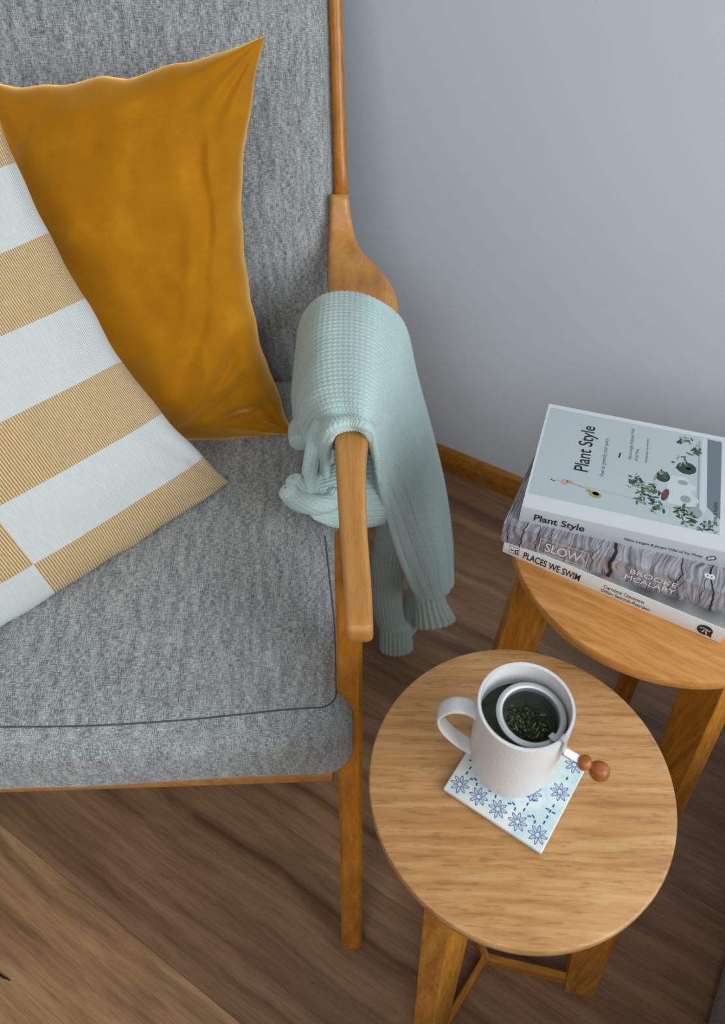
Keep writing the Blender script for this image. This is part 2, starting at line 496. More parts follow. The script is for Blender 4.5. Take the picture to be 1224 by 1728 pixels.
for side in (0, 1):
    mx = (lambda x: x) if side == 0 else (lambda x: mirror_x(x) + 0.0)
    chair_leg((mx(-0.0365), 0.256, 0.0), (mx(-0.0165), 0.495, 0.600), 0.0145, 0.016, 0.0145, 0.028)
    chair_leg((mx(-0.030), 1.16, 0.0), (mx(-0.020), 1.085, 0.63), 0.0145, 0.018, 0.014, 0.026)
    # back post: follows the recline
    bm = bmesh.new(); S = []
    for k, (t, hw, hd) in enumerate(((0.27, 0.0120, 0.014), (0.33, 0.0105, 0.014), (0.45, 0.0095, 0.014), (0.6, 0.0095, 0.014), (0.70, 0.009, 0.012), (0.715, 0.006, 0.008))):
        c = Vector((mx(-0.0160 + 0.012 * (t - 0.3)), by, bz)) + cdir * t - cn * 0.014
        ring = []
        for j in range(12):
            a = 2 * math.pi * j / 12
            ring.append(c + Vector((math.copysign(abs(math.cos(a)) ** 0.6, math.cos(a)) * hw, 0, 0)) - cn * math.copysign(abs(math.sin(a)) ** 0.6, math.sin(a)) * hd)
        S.append(ring)
    loft(bm, S); cp(from_bm('back_post', bm, m_chair_leg, chair, True))
    # armrest: slim at the front, widening to a pad and sweeping up into the post
    secs = [  # centre x, y, z, half width, half thickness, pitch of the section (0 = flat)
        (-0.0065, 0.383, 0.606, 0.0085, 0.008, 0), (-0.0065, 0.386, 0.606, 0.0120, 0.012, 0), (-0.0068, 0.394, 0.6065, 0.0135, 0.0140, 0),
        (-0.0075, 0.44, 0.6070, 0.0140, 0.0145, 0), (-0.0105, 0.52, 0.6075, 0.0150, 0.0145, 0), (-0.0115, 0.60, 0.6080, 0.0172, 0.0145, 0), (-0.0095, 0.66, 0.6085, 0.0205, 0.0145, 0),
        (-0.003, 0.76, 0.6095, 0.028, 0.0145, 0), (0.003, 0.85, 0.611, 0.037, 0.0145, 0), (0.010, 0.905, 0.613, 0.0495, 0.0145, 5), (0.009, 0.940, 0.618, 0.0480, 0.0150, 12),
        (0.004, 0.982, 0.616, 0.0437, 0.0155, 14), (-0.005, 1.018, 0.622, 0.0340, 0.0160, 28), (-0.0140, 1.050, 0.629, 0.0245, 0.0165, 42), (-0.0172, 1.074, 0.645, 0.0195, 0.017, 54),
        (-0.0184, 1.092, 0.669, 0.0158, 0.0175, 63), (-0.0188, 1.105, 0.693, 0.0136, 0.018, 68)]
    bm = bmesh.new(); S = []
    A = catmull(np.array(secs), 60)
    for x, y, z, hw, ht, pt in A:
        pt = R(pt); up = Vector((0, -math.sin(pt), math.cos(pt))); ring = []
        for j in range(24):
            a = 2 * math.pi * j / 24; e = 0.42
            ring.append(Vector((mx(x), y, z)) + Vector((1 if side == 0 else -1, 0, 0)) * math.copysign(abs(math.cos(a)) ** e, math.cos(a)) * hw + up * math.copysign(abs(math.sin(a)) ** e, math.sin(a)) * ht)
        S.append(ring)
    loft(bm, S); a = cp(from_bm('armrest', bm, m_chair, chair, True)); 

# seam on the seat: across the front and back along the side
zs = 0.437
sm = [at(px, py, z) for px, py, z in ((-120, 1228, 0.441), (0, 1227, 0.441), (150, 1225, 0.442), (314, 1215, 0.442), (470, 1199, 0.4405), (535, 1194, 0.437), (556, 1190, 0.434), (566, 1176, 0.433), (567, 1140, 0.434), (563, 1040, 0.435), (548, 900, 0.432))]

# ------------------------------------------------------------------ pillows
def pillow(name, TL, TRc, BL, BR, thick, pinch, mat, front, seed, wr=0.004, n=110, sag=0.0, edge_noise=0.004, pt=None, pb=None, creases=()):
    """pillow from four corner points; u to the right, v up; front: unit vector the front face looks to"""
    TL, TRc, BL, BR = [np.array(tuple(p)) for p in (TL, TRc, BL, BR)]
    s = np.linspace(-1, 1, n); s = np.sign(s) * (1 - (1 - np.abs(s)) ** 1.25)
    U, Vv = np.meshgrid(s, s, indexing='ij')
    pu = U * (1 - pinch * (1 - Vv ** 2) * np.abs(U) ** 1.0); pv = Vv * (1 - np.where(Vv > 0, pinch if pt is None else pt, pinch if pb is None else pb) * (1 - U ** 2) * np.abs(Vv))
    a, b = (pu + 1) / 2, (pv + 1) / 2
    base = (1 - a)[..., None] * (1 - b)[..., None] * BL + a[..., None] * (1 - b)[..., None] * BR + (1 - a)[..., None] * b[..., None] * TL + a[..., None] * b[..., None] * TRc
    nrm = np.array(tuple(front)); nrm /= np.linalg.norm(nrm)
    h = thick / 2 * (np.clip(1 - U ** 2, 0, 1) * np.clip(1 - Vv ** 2, 0, 1)) ** 0.38
    ex = np.array(tuple(BR)) - np.array(tuple(BL)); ex /= np.linalg.norm(ex)
    obj = None; parts = []
    edge = np.maximum(np.abs(U), np.abs(Vv)) ** 6
    for sgn in (1, -1):
        W = np.zeros_like(h); Ed = np.zeros_like(h)
        for i in range(n):
            for j in range(n):
                u, v = U[i, j], Vv[i, j]
                # creases that fan out of the corners
                f = 0
                for cu, cv in ((1, 1), (1, -1), (-1, 1), (-1, -1)):
                    du, dv = cu - u, cv - v; d = math.hypot(du, dv)
                    if d < 1.1 and d > 1e-3:
                        an = math.atan2(dv * cv, du * cu)
                        f += math.sin(an * 13 + seed + cu * 2 + cv) * math.exp(-(d / 0.42) ** 2) * min(1, d / 0.12)
                for a0, b0, an0, ln, wd_, am in creases:   # single long creases: centre, angle, length, width, depth
                    cx_, cy_ = u - a0, v - b0; al = cx_ * math.cos(an0) + cy_ * math.sin(an0); ac = -cx_ * math.sin(an0) + cy_ * math.cos(an0)
                    if abs(al) < ln * 2: f += am / wr * math.exp(-(al / ln) ** 2) * (math.exp(-(ac / wd_) ** 2) - 0.6 * math.exp(-((ac - wd_ * 1.9) / (wd_ * 1.3)) ** 2))
                W[i, j] = f * wr + mnoise.noise(Vector((u * 2.2 + seed, v * 2.2, sgn * 3.0))) * wr * 2.2 + mnoise.noise(Vector((u * 6 + seed, v * 6, sgn * 7.0))) * wr * 0.6
                Ed[i, j] = mnoise.noise(Vector((u * 5 + seed * 2, v * 5, 1.0))) * edge_noise
        fade = (np.clip(1 - U ** 2, 0, 1) * np.clip(1 - Vv ** 2, 0, 1)) ** 0.3
        P = base + sgn * nrm * (h + W * fade)[..., None] + (Ed * edge)[..., None] * ex + (Ed * edge)[..., None] * np.array([0, 0, 1.0])
        if sag: P[..., 2] -= sag * (1 - b) * (1 - np.abs(U)) * 0
        parts.append(P)
    UV = np.stack([(U + 1) / 2, (Vv + 1) / 2], -1)
    V2 = np.concatenate([parts[0], parts[1][::-1]], 0); UV2 = np.concatenate([UV, UV[::-1]], 0)
    me = grid_mesh(name, V2, UV2, closed_u=True)
    # close the top and bottom rims
    bm = bmesh.new(); bm.from_mesh(me); bmesh.ops.remove_doubles(bm, verts=bm.verts, dist=0.00005); bmesh.ops.recalc_face_normals(bm, faces=bm.faces); bm.to_mesh(me); bm.free()
    c = (TL + TRc + BL + BR) / 4; c[2] = min(BL[2], BR[2])
    me.transform(Matrix.Translation(-Vector(c)))
    o = link(name, me, mat, None, True); o.location = c
    return o


must = pillow('throw_pillow', (-0.575, 1.065, 0.885), (-0.098, 1.030, 0.925), (-0.575, 0.865, 0.445), (-0.098, 0.862, 0.432), 0.165, 0.225, m_velvet, (0.02, -0.93, 0.36), 2.0, wr=0.008, n=150, pt=0.11, pb=-0.02, edge_noise=0.006, creases=[(-0.50, 0.72, -1.25, .22, .045, 0.0190), (-0.62, 0.70, -1.1, .2, .04, 0.0114), (0.62, -0.72, 0.5, .30, .035, -0.0114), (0.70, -0.55, 0.75, .28, .04, -0.0114), (0.55, -0.35, 0.95, .25, .05, -0.0076), (0.80, -0.80, 0.15, .2, .03, -0.0114), (0.72, 0.1, 1.3, .3, .05, -0.0076), (0.78, 0.45, 1.7, .22, .04, 0.0076), (0.2, -0.7, 0.3, .35, .06, 0.0076), (0.1, 0.75, 0.05, .4, .05, -0.0057)])
tag(must, 'mustard yellow velvet throw pillow leaning on the grey backrest', 'pillow')
strp = pillow('throw_pillow', (-0.759, 0.560, 0.919), (-0.392, 0.900, 0.909), (-0.555, 0.402, 0.464), (-0.188, 0.742, 0.452), 0.115, 0.15, m_stripe, (0.15, -0.161, 0.14), 7.3, wr=0.0045, pb=0.0)
tag(strp, 'white and tan striped cotton throw pillow in front of the yellow one', 'pillow')

# ------------------------------------------------------------------ knitted sweater over the armrest
def knit_disp(UVm, cw=0.0058, rl=0.0052, amp=0.0022):
    """stocking stitch relief: chains run along u, chain width cw in v"""
    u, v = UVm[..., 0], UVm[..., 1]
    c = v / cw; f = c - np.floor(c); a = np.abs(f - 0.5) * 2          # 0 centre of chain, 1 border
    ph = u / rl + a * 0.8
    loop = 0.5 + 0.5 * np.cos(2 * np.pi * ph)
    groove = 1 - a ** 2.6
    cen = np.clip(a / 0.4, 0, 1)
    return amp * (groove * (0.70 + 0.30 * loop) * (0.68 + 0.32 * cen))


sweater = empty('knitted_sweater', (0.01, 0.75, 0.62))
tag(sweater, 'pale aqua knitted sweater draped over the wooden armrest, sleeves hanging down', 'sweater')
SP = sweater.location.copy()


def swp(o): o.matrix_parent_inverse = Matrix.Translation(-SP); return o


def cloth_patch(name, G, nu, nv, thick=0.004, flip=1, cw=0.0064, rl=0.0056, amp=0.0026, folds=None):
    """G[row][col] of points; rows along v"""
    G = np.array([[tuple(p) for p in row] for row in G], float)
    A = catmull(G, nv)                    # (nv, cols, 3)
    A = np.swapaxes(A, 0, 1)              # cols, nv
    A = catmull(A, nu)                    # nu, nv, 3
    lu = np.r_[0, np.cumsum(np.linalg.norm(np.diff(A, axis=0), axis=2).mean(1))]
    lv = np.concatenate([np.zeros((nu, 1)), np.cumsum(np.linalg.norm(np.diff(A, axis=1), axis=2), axis=1)], 1)
    mean_lv = np.broadcast_to(lv.mean(0)[None], (nu, nv))
    UVm = np.stack([np.broadcast_to(lu[:, None], (nu, nv)), mean_lv], -1)
    N = normals(A) * flip
    if folds:
        qu = np.linspace(0, 1, nu)[:, None]; qv = np.linspace(0, 1, nv)[None]
        F = 0
        for u0, v0, du, dv, sl, am in folds:      # soft ridges/valleys: centre u,v, half sizes, slope, height
            vv = qv - v0 - sl * (qu - u0); F = F + am * np.exp(-(vv / dv) ** 2) * np.exp(-((qu - u0) / du) ** 4)
        A = A + N * F[..., None]
        N = normals(A) * flip
    D = knit_disp(UVm, cw, rl, amp)
    top = A + N * (D[..., None] + thick / 2); bot = A - N * thick / 2
    V = np.concatenate([top, bot[:, ::-1]], 1)     # closed loop around v
    UV2 = np.concatenate([UVm, UVm[:, ::-1]], 1)
    me = grid_mesh(name, V, UV2, closed_v=True)
    o = link(name, me, m_knit, sweater, True); return swp(o)


def T(px, py, z=None, y=None): return at(px, py, z=z, y=y)


rowA = [T(512, 640, y=.925), T(508, 560, y=.91), T(535, 513, y=.905), T(580, 500, z=.648), T(635, 514, z=.646), T(678, 553, y=.90), T(700, 640, y=.88), T(726, 735, y=.85), T(747, 825, y=.82), T(759, 910, y=.78), T(762, 985, y=.745)]
rowB = [T(500, 690, y=.88), T(500, 635, y=.87), T(527, 575, z=.634), T(578, 560, z=.650), T(632, 572, z=.644), T(668, 615, y=.815), T(690, 690, y=.80), T(714, 775, y=.78), T(735, 860, y=.76), T(750, 935, y=.74), T(756, 998, y=.725)]
rowC = [T(504, 715, y=.82), T(500, 680, y=.80), T(527, 640, z=.630), T(578, 625, z=.648), T(628, 638, z=.642), T(655, 680, y=.745), T(672, 750, y=.74), T(694, 825, y=.73), T(714, 895, y=.72), T(732, 958, y=.71), T(742, 1006, y=.705)]
rowD = [T(523, 745, y=.745), T(521, 722, y=.735), T(540, 692, z=.628), T(582, 682, z=.643), T(622, 694, z=.638), T(643, 735, y=.695), T(656, 800, y=.69), T(675, 862, y=.69), T(695, 922, y=.69), T(714, 974, y=.69), T(728, 1010, y=.69)]
rowE = [T(548, 800, y=.665), T(549, 766, y=.66), T(560, 728, z=.632), T(594, 717, z=.637), T(619, 726, z=.634), T(630, 762, y=.655), T(642, 820, y=.658), T(658, 880, y=.665), T(674, 935, y=.67), T(692, 980, y=.68), T(708, 1010, y=.685)]
rowF = [p + Vector((0.000, 0.012, -0.010 if 1 < i < 5 else -0.002)) + (Vector((0.008, 0.012, 0)) if i > 4 else Vector()) for i, p in enumerate(rowE)]
rowG = [p + Vector((0.0, 0.020, 0.0)) + (Vector((0.012, 0.02, 0)) if i > 4 else Vector()) for i, p in enumerate(rowF)]
rowA0 = [p + Vector((0, 0.012, -0.012)) for p in rowA]
body = cloth_patch('sweater_body', [rowA0, rowA, rowB, rowC, rowD, rowE, rowF, rowG], 680, 460, thick=0.006, flip=-1, folds=[(0.30, 0.62, 0.30, 0.035, 0.05, -0.006), (0.30, 0.70, 0.30, 0.03, 0.0, 0.003), (0.75, 0.66, 0.22, 0.03, -0.10, -0.005), (0.78, 0.57, 0.2, 0.02, -0.15, -0.003), (0.80, 0.47, 0.2, 0.02, -0.16, -0.003), (0.12, 0.40, 0.10, 0.05, -0.6, -0.006), (0.10, 0.55, 0.12, 0.03, -0.4, 0.005), (0.93, 0.40, 0.1, 0.03, 0.1, -0.004), (0.93, 0.56, 0.1, 0.03, 0.05, -0.004), (0.93, 0.25, 0.1, 0.03, 0.1, -0.004)])


def knit_tube(name, path, ra, rb, seg=96, n=220, ribs=0, ramp_=0.0018, side=(1, 0, 0), knit=True, close=True):
    P = np.array([tuple(p) for p in path], float); P = resample(catmull(P, 240), n)
    Tt = np.gradient(P, axis=0); Tt /= np.linalg.norm(Tt, axis=1, keepdims=True)
    sd = np.array(side, float); N = sd - (Tt @ sd)[:, None] * Tt; N /= np.linalg.norm(N, axis=1, keepdims=True); B = np.cross(Tt, N)
    q = np.linspace(0, 1, n)
    fa = np.interp(q, np.linspace(0, 1, len(ra)), ra); fb = np.interp(q, np.linspace(0, 1, len(rb)), rb)
    if close:
        e = np.clip(np.minimum(q, 1 - q) / 0.06, 0, 1); e = np.sqrt(1 - (1 - e) ** 2) * 0.98 + 0.02; fa = fa * e; fb = fb * e
    a = np.linspace(0, 2 * np.pi, seg, endpoint=False)
    L = np.r_[0, np.cumsum(np.linalg.norm(np.diff(P, axis=0), axis=1))]
    dn = N[:, None] * np.cos(a)[None, :, None] + B[:, None] * np.sin(a)[None, :, None]
    V = P[:, None] + N[:, None] * (np.cos(a)[None] * fa[:, None])[..., None] + B[:, None] * (np.sin(a)[None] * fb[:, None])[..., None]
    w = a[None] * ((fa + fb).mean() / 2) + 0 * L[:, None]
    if ribs: d = ramp_ * (0.5 + 0.5 * np.cos(ribs * a))[None] * np.ones((n, 1)) * np.minimum(1, fa / fa.max())[:, None]
    else: d = knit_disp(np.stack([np.broadcast_to(L[:, None], w.shape), w], -1), 0.0056, 0.005, 0.0016)
    V = V + dn * d[..., None]
    return swp(link(name, grid_mesh(name, V, closed_v=True), m_knit, sweater, True))


# folds lying on the seat side of the arm
knit_tube('fold', [T(556, 705, y=.70), T(538, 725, y=.69), T(528, 765, y=.665), T(521, 805, y=.65), T(516, 838, y=.64)], [.010, .010, .009, .008, .008], [.008, .008, .009, .009, .009], n=160, seg=72)
inner = [[T(530, 745, y=.69), T(545, 750, y=.71), T(566, 760, y=.715), T(580, 770, y=.70)],
         [T(525, 790, y=.66), T(542, 795, y=.69), T(562, 800, y=.70), T(578, 805, y=.69)],
         [T(518, 830, y=.64), T(538, 832, y=.66), T(560, 832, y=.675), T(576, 836, y=.67)],
         [T(512, 850, y=.625), T(535, 858, y=.63), T(556, 858, y=.64), T(574, 850, y=.65)],
         [T(512, 852, y=.64), T(535, 860, y=.65), T(556, 860, y=.66), T(574, 852, y=.67)]]
cloth_patch('fold', inner, 90, 170, thick=0.005, flip=-1)
knit_tube('fold', [T(482, 823, y=.625), T(500, 842, y=.625), T(530, 852, y=.63), T(560, 846, y=.645), T(572, 825, y=.66)], [.011, .013, .013, .013, .010], [.011, .012, .012, .011, .009], n=150, seg=80)
knit_tube('fold', [T(494, 806, y=.64), T(503, 822, y=.638), T(516, 832, y=.64)], [.009, .010, .007], [.009, .010, .007], n=70, seg=60)
knit_tube('cuff', [T(524, 700, y=.83), T(512, 725, y=.80), T(505, 750, y=.765)], [.016, .020, .013], [.014, .017, .012], ribs=18, n=60, seg=144)
# lobe of cloth hanging below the armrest
lobe = [[T(512, 820, y=.68), T(560, 790, y=.70), T(610, 770, y=.71), T(640, 770, y=.71), T(655, 790, y=.73)],
        [T(512, 845, y=.645), T(550, 840, y=.65), T(600, 830, y=.665), T(645, 830, y=.675), T(664, 845, y=.72)],
        [T(522, 864, y=.635), T(555, 872, y=.635), T(600, 872, y=.645), T(640, 868, y=.655), T(668, 866, y=.70)],
        [T(540, 874, y=.64), T(565, 884, y=.64), T(600, 887, y=.65), T(632, 882, y=.66), T(662, 874, y=.70)],
        [T(540, 868, y=.67), T(565, 878, y=.67), T(600, 880, y=.68), T(632, 876, y=.69), T(660, 868, y=.72)]]
cloth_patch('fold', lobe, 260, 200, thick=0.006, flip=-1)
# sleeves and ribbed cuffs
s1 = knit_tube('sleeve', [T(662, 850, y=.78), T(660, 910, y=.77), T(652, 975, y=.76), T(655, 1030, y=.75), T(666, 1062, y=.745)], [.022, .026, .028, .026, .024], [.016, .018, .02, .018, .015], ribs=26, ramp_=.0014, n=120, seg=200)
s2 = knit_tube('sleeve', [T(712, 960, y=.79), T(706, 1010, y=.78), T(694, 1045, y=.765), T(678, 1068, y=.75)], [.020, .020, .019, .018], [.016, .016, .015, .012], ribs=24, ramp_=.0014, n=100, seg=200)
cuff1 = knit_tube('cuff', [T(668, 1052, y=.745), T(669, 1090, y=.735), T(671, 1136, y=.73)], [.026, .029, .026], [.014, .014, .013], ribs=22, ramp_=.003, n=70, seg=200)
cuff2 = knit_tube('cuff', [T(722, 985, y=.755), T(726, 1015, y=.75), T(736, 1054, y=.745)], [.022, .026, .036], [.014, .013, .012], ribs=18, ramp_=.0035, n=70, seg=200)


# ------------------------------------------------------------------ tables
def side_table(name, C, Rt, ztop, thick, legs, hub, mat_top, label):
    """legs: list of (angle deg, top radius, foot radius)"""
    root = empty(name, (hub[0], hub[1], 0)); tag(root, label, 'table', 'nesting side tables')
    bm = bmesh.new(); e = 0.003
    prof = [(0, ztop), (Rt * .5, ztop), (Rt - e, ztop), (Rt - e * .3, ztop - e * .3), (Rt, ztop - e), (Rt, ztop - thick + e), (Rt - e * .3, ztop - thick + e * .3), (Rt - e, ztop - thick), (0, ztop - thick)]
    lathe(bm, prof, 128); o = from_bm('table_top', bm, mat_top, root, True, (C[0] - hub[0], C[1] - hub[1], 0))
    md = o.modifiers.new('e', 'EDGE_SPLIT'); md.split_angle = R(40)
    hv = Vector((hub[0], hub[1], 0)); cv = Vector((C[0], C[1], 0))
    for ang, rt_, rf in legs:
        d = Vector((math.cos(R(ang)), math.sin(R(ang)), 0)); tn = Vector((-d.y, d.x, 0))
        top = (cv - hv) + d * rt_; top.z = ztop - thick; foot = d * rf
        bm = bmesh.new(); S = []
        for t in (0, 1):
            c = foot.lerp(top, t); hr, ht = (0.0195, 0.0125) if t == 0 else (0.026, 0.0135)
            S.append([c + d * a * hr + tn * b * ht for a, b in ((-1, -1), (1, -1), (1, 1), (-1, 1))])
        loft(bm, S); bevel_all(bm, 0.0015, 2); from_bm('leg', bm, m_oak_leg, root)
        # floor rail from the hub to the leg
        L = rf - 0.019; bm = bmesh.new(); add_box(bm, (-0.0065, -0.0045, 0.004), (L, 0.0045, 0.034)); bevel_all(bm, 0.0012, 1)
        r_ = from_bm('stretcher', bm, m_oak_rail, root); r_.rotation_euler = (0, 0, R(ang)); r_.location.z = 0.0004 * (legs.index((ang, rt_, rf)))
    return root


ZN, ZF = 0.55, 0.59
CN = (0.134, 0.263); RN = 0.1367
CF = (0.322, 0.495); RF = 0.163
tn_ = side_table('side_table', CN, RN, ZN, 0.016, [(-130, .102, .142), (-14, .100, .132), (106, .095, .14)], (0.150, 0.222), m_oak_near, 'round oak side table carrying the white mug and tile coaster')
tf_ = side_table('side_table', CF, RF, ZF, 0.016, [(-70, .11, .165), (172, .118, .17), (50, .12, .165)], (0.33, 0.475), m_oak_far, 'taller round oak side table by the wall carrying the stack of books')

# ------------------------------------------------------------------ coaster
zc = ZN + 0.008
ca, cb, cc_ = at(748, 1330, z=zc), at(914.5, 1440, z=zc), at(991, 1298, z=zc)
ex = (cb - ca); Lx = ex.length; ex.normalize(); ey = Vector((-ex.y, ex.x, 0)); Ly = (cc_ - cb).dot(ey)
coaster = empty('tile_coaster', (ca.x, ca.y, ZN), math.atan2(ex.y, ex.x)); tag(coaster, 'square white tile coaster with blue flower pattern under the white mug', 'coaster')


def tile_mat():
    t = NT('glazed_tile', 0.3); m = t.coords(); n1 = t.n('ShaderNodeTexNoise', {'Vector': m, 'Scale': 55.0, 'Detail': 5.0})
    t.col(t.ramp(n1, [(0.35, lin('b9cfd0')), (0.5, lin('cfdad8')), (0.65, lin('dcdfdb'))])); return t.m


bm = bmesh.new(); add_box(bm, (0, 0, 0.0025), (Lx, Ly, 0.008)); bevel_all(bm, 0.0016, 3); from_bm('tile', bm, tile_mat(), coaster, True)
bm = bmesh.new(); add_box(bm, (0.001, 0.001, 0), (Lx - 0.001, Ly - 0.001, 0.0025)); from_bm('cork_backing', bm, plain('cork', '8a5c3a', 0.9), coaster)
m_blue = plain('blue_ink', '2b4580', 0.35); m_blue2 = plain('pale_blue_ink', 'b8c9d9', 0.35)
bm = bmesh.new()


def flat_poly(bm, pts, z, mi=0):
    f = bm.faces.new([bm.verts.new((x, y, z)) for x, y in pts]); f.material_index = mi; return f


def petal(bm, cx, cy, ang, r0, r1, w, z):
    """outlined petal: blue outline over a pale fill"""
    def shape(w_, a0, a1, n=12):
        P = []
        for i in range(n + 1):
            t = i / n; r = a0 + (a1 - a0) * t; P.append((r, w_ * math.sin(math.pi * t) ** 0.7))
        P += [(r, -y) for r, y in P[-2:0:-1]]
        return [(cx + r * math.cos(ang) - y * math.sin(ang), cy + r * math.sin(ang) + y * math.cos(ang)) for r, y in P]
    flat_poly(bm, shape(w, r0, r1), z, 0); flat_poly(bm, shape(w * 0.62, r0 + .0009, r1 - .0011), z + 0.00004, 1)


def flower(cx, cy, r=0.0088):
    for k in range(8): petal(bm, cx, cy, k * math.pi / 4 + 0.2, r * .16, r, r * .17, 0.00806)


def dash(x, y, ang, l=0.0016, w=0.0007):
    c, s = math.cos(ang), math.sin(ang)
    flat_poly(bm, [(x + a * l * c - b * w * s, y + a * l * s + b * w * c) for a, b in ((-1, -1), (1, -1), (1, 1), (-1, 1))], 0.00807, 0)


stp = Lx / 5.05
fl = [(stp * (0.55 + i), 0.0115) for i in range(5)]
fl += [(stp * 4.52, 0.0115 + Ly * q) for q in (0.50, 0.84)] + [(stp * 3.5, Ly * .47), (stp * .6, Ly * .80)]
for x, y in fl: flower(x, y)
for i in range(5):
    x0 = stp * (0.55 + i)
    for q in range(3): (i < 4 and dash(x0 + stp * .32 + q * stp * .16, 0.0215 + 0.002 * math.sin(q * 2), 0.5 - q * 0.9))
for col_ in (0, 3, 4):
    x0 = stp * (0.55 + col_)
    for q in range(10):
        y = 0.024 + q * 0.0058
        if y < Ly - 0.006 and all(math.hypot(x0 - a, y - b) > 0.010 for a, b in fl): dash(x0 + 0.0006 * math.sin(q * 3), y, math.pi / 2)
    dash(x0 - 0.003, 0.036, 0.2); dash(x0 + 0.003, 0.036, 0.2)
me = bpy.data.meshes.new('printed_pattern'); bm.to_mesh(me); bm.free()
o = link('printed_pattern', me, [m_blue, m_blue2], coaster, False); o['label'] = 'blue flower print'

# ------------------------------------------------------------------ mug
zm = zc
MH = 0.118
ctr = at(889, 1190, z=zm + MH)
mug = empty('mug', (ctr.x, ctr.y, zm), 0); tag(mug, 'tall white porcelain mug of tea on the blue patterned coaster', 'mug')


def porcelain(ribbed):
    t = NT('white_porcelain', 0.22); t.b.inputs['Base Color'].default_value = lin('dcdcdc')
    if ribbed:
        m = t.coords(); n1 = t.n('ShaderNodeTexNoise', {'Vector': t.n('ShaderNodeMapping', {'Vector': m, 'Scale': (700, 700, 160)}), 'Scale': 1.0, 'Detail': 1.0})
        t.bump(n1, 0.35, 0.0007); t.b.inputs['Roughness'].default_value = 0.35
    return t.m


m_porc, m_porc_r = porcelain(False), porcelain(True)
MR = 0.0382
prof = [(0, 0.0035), (0.016, 0.0035), (0.020, 0.0), (0.0235, 0.0), (0.0285, 0.0035), (0.0325, 0.010), (0.0352, 0.020), (0.0370, 0.035), (0.0378, 0.06), (0.0380, 0.09), (0.0381, MH - .0022), (0.0378, MH - .0006), (0.0368, MH), (0.0357, MH - .0006), (0.0354, MH - .0022), (0.0352, 0.09), (0.0350, 0.05), (0.0345, 0.03), (0.031, 0.014), (0.024, 0.008), (0, 0.0065)]
P2 = catmull(np.array(prof), 90)
bm = bmesh.new(); lathe(bm, [(max(r, 0), z) for r, z in P2], 96); from_bm('body', bm, m_porc_r, mug, True)
# handle: flat strap leaving to the left
hx0 = ctr.copy()
ha = R(168)
hd = Vector((math.cos(ha), math.sin(ha), 0)); ht_ = Vector((-hd.y, hd.x, 0))
pathh = [(r__, z__ * 1.10) for r__, z__ in [(0.0365, 0.086), (0.046, 0.0915), (0.057, 0.0895), (0.0655, 0.079), (0.066, 0.066), (0.061, 0.053), (0.052, 0.040), (0.043, 0.031), (0.0355, 0.0255)]]
Ph = catmull(np.array(pathh), 60); bm = bmesh.new(); S = []
for i, (r, z) in enumerate(Ph):
    d = Ph[min(i + 1, 59)] - Ph[max(i - 1, 0)]; d /= np.linalg.norm(d); nr = (-d[1], d[0])
    ring = []
    for j in range(16):
        a = 2 * math.pi * j / 16; w = 0.0075 * math.copysign(abs(math.cos(a)) ** .6, math.cos(a)); h = 0.0019 * math.copysign(abs(math.sin(a)) ** .8, math.sin(a))
        ring.append(hd * (r + nr[0] * h) + ht_ * w + Vector((0, 0, z + nr[1] * h)))
    S.append(ring)
loft(bm, S); from_bm('handle', bm, m_porc, mug, True)
# tea
t = NT('green_tea', 0.06); t.b.inputs['Base Color'].default_value = lin('48503e'); t.b.inputs['Transmission Weight'].default_value = 0.35; t.b.inputs['IOR'].default_value = 1.33
bm = bmesh.new(); TL_ = MH - 0.031; lathe(bm, [(0, TL_), (0.0340, TL_), (0.0344, TL_ + .0006), (0.0348, TL_ + .002), (0.0348, TL_ - .002), (0.0347, TL_ - .012), (0, TL_ - .012)], 64)
tea = from_bm('tea', bm, t.m, mug, True); tea['label'] = 'dark green tea'

# infuser
icen = at(897, 1206, z=zm + MH - 0.011)
inf = empty('tea_infuser', (icen.x, icen.y, zm + MH - 0.011)); tag(inf, 'steel mesh tea infuser with a wooden knob hooked in the mug', 'tea infuser')
m_steel = NT('brushed_steel', 0.55, Metallic=0.85); m_steel.b.inputs['Base Color'].default_value = lin('d2d5d5'); m_steel = m_steel.m
tilt = (R(2), R(4), 0)
bm = bmesh.new(); lathe(bm, [(0.0230, 0.0002), (0.0234, 0.0008), (0.0256, 0.0010), (0.0274, 0.0008), (0.0279, 0.0003), (0.0279, -0.0006), (0.0238, -0.0008), (0.0236, -0.006), (0.0230, -0.006)], 96, closed=True)
o = from_bm('rim', bm, m_steel, inf, True); o.rotation_euler = tilt


def mesh_mat():
    t = NT('steel_mesh', 0.45, Metallic=0.9); t.b.inputs['Base Color'].default_value = lin('6f7678')
    m = t.coords(); s = t.n('ShaderNodeSeparateXYZ', {0: m})
    an = t.math('ARCTAN2', (s, 1), (s, 0)); a = t.math('SINE', t.math('MULTIPLY', an, 150.0)); b = t.math('SINE', t.math('MULTIPLY', (s, 2), 5200.0))
    w = t.math('MAXIMUM', a, b); t.bump(w, 0.6, 0.0004)
    al = t.math('MAXIMUM', t.math('GREATER_THAN', a, -0.1), t.math('GREATER_THAN', b, -0.1)); t.t.links.new(al.outputs[0], t.b.inputs['Alpha'])
    return t.m


bm = bmesh.new(); lathe(bm, [(0.0233, -0.005), (0.0228, -0.020), (0.0215, -0.036), (0.018, -0.044), (0.010, -0.048), (0, -0.049)], 96)
o = from_bm('basket', bm, mesh_mat(), inf, True); o.rotation_euler = tilt
# hook, shank, knob
k1, k2, k3 = at(944, 1241, z=zm + 0.0965), at(957, 1250, z=zm + 0.107), at(975, 1275, z=zm + 0.090)
ic = inf.location.copy()


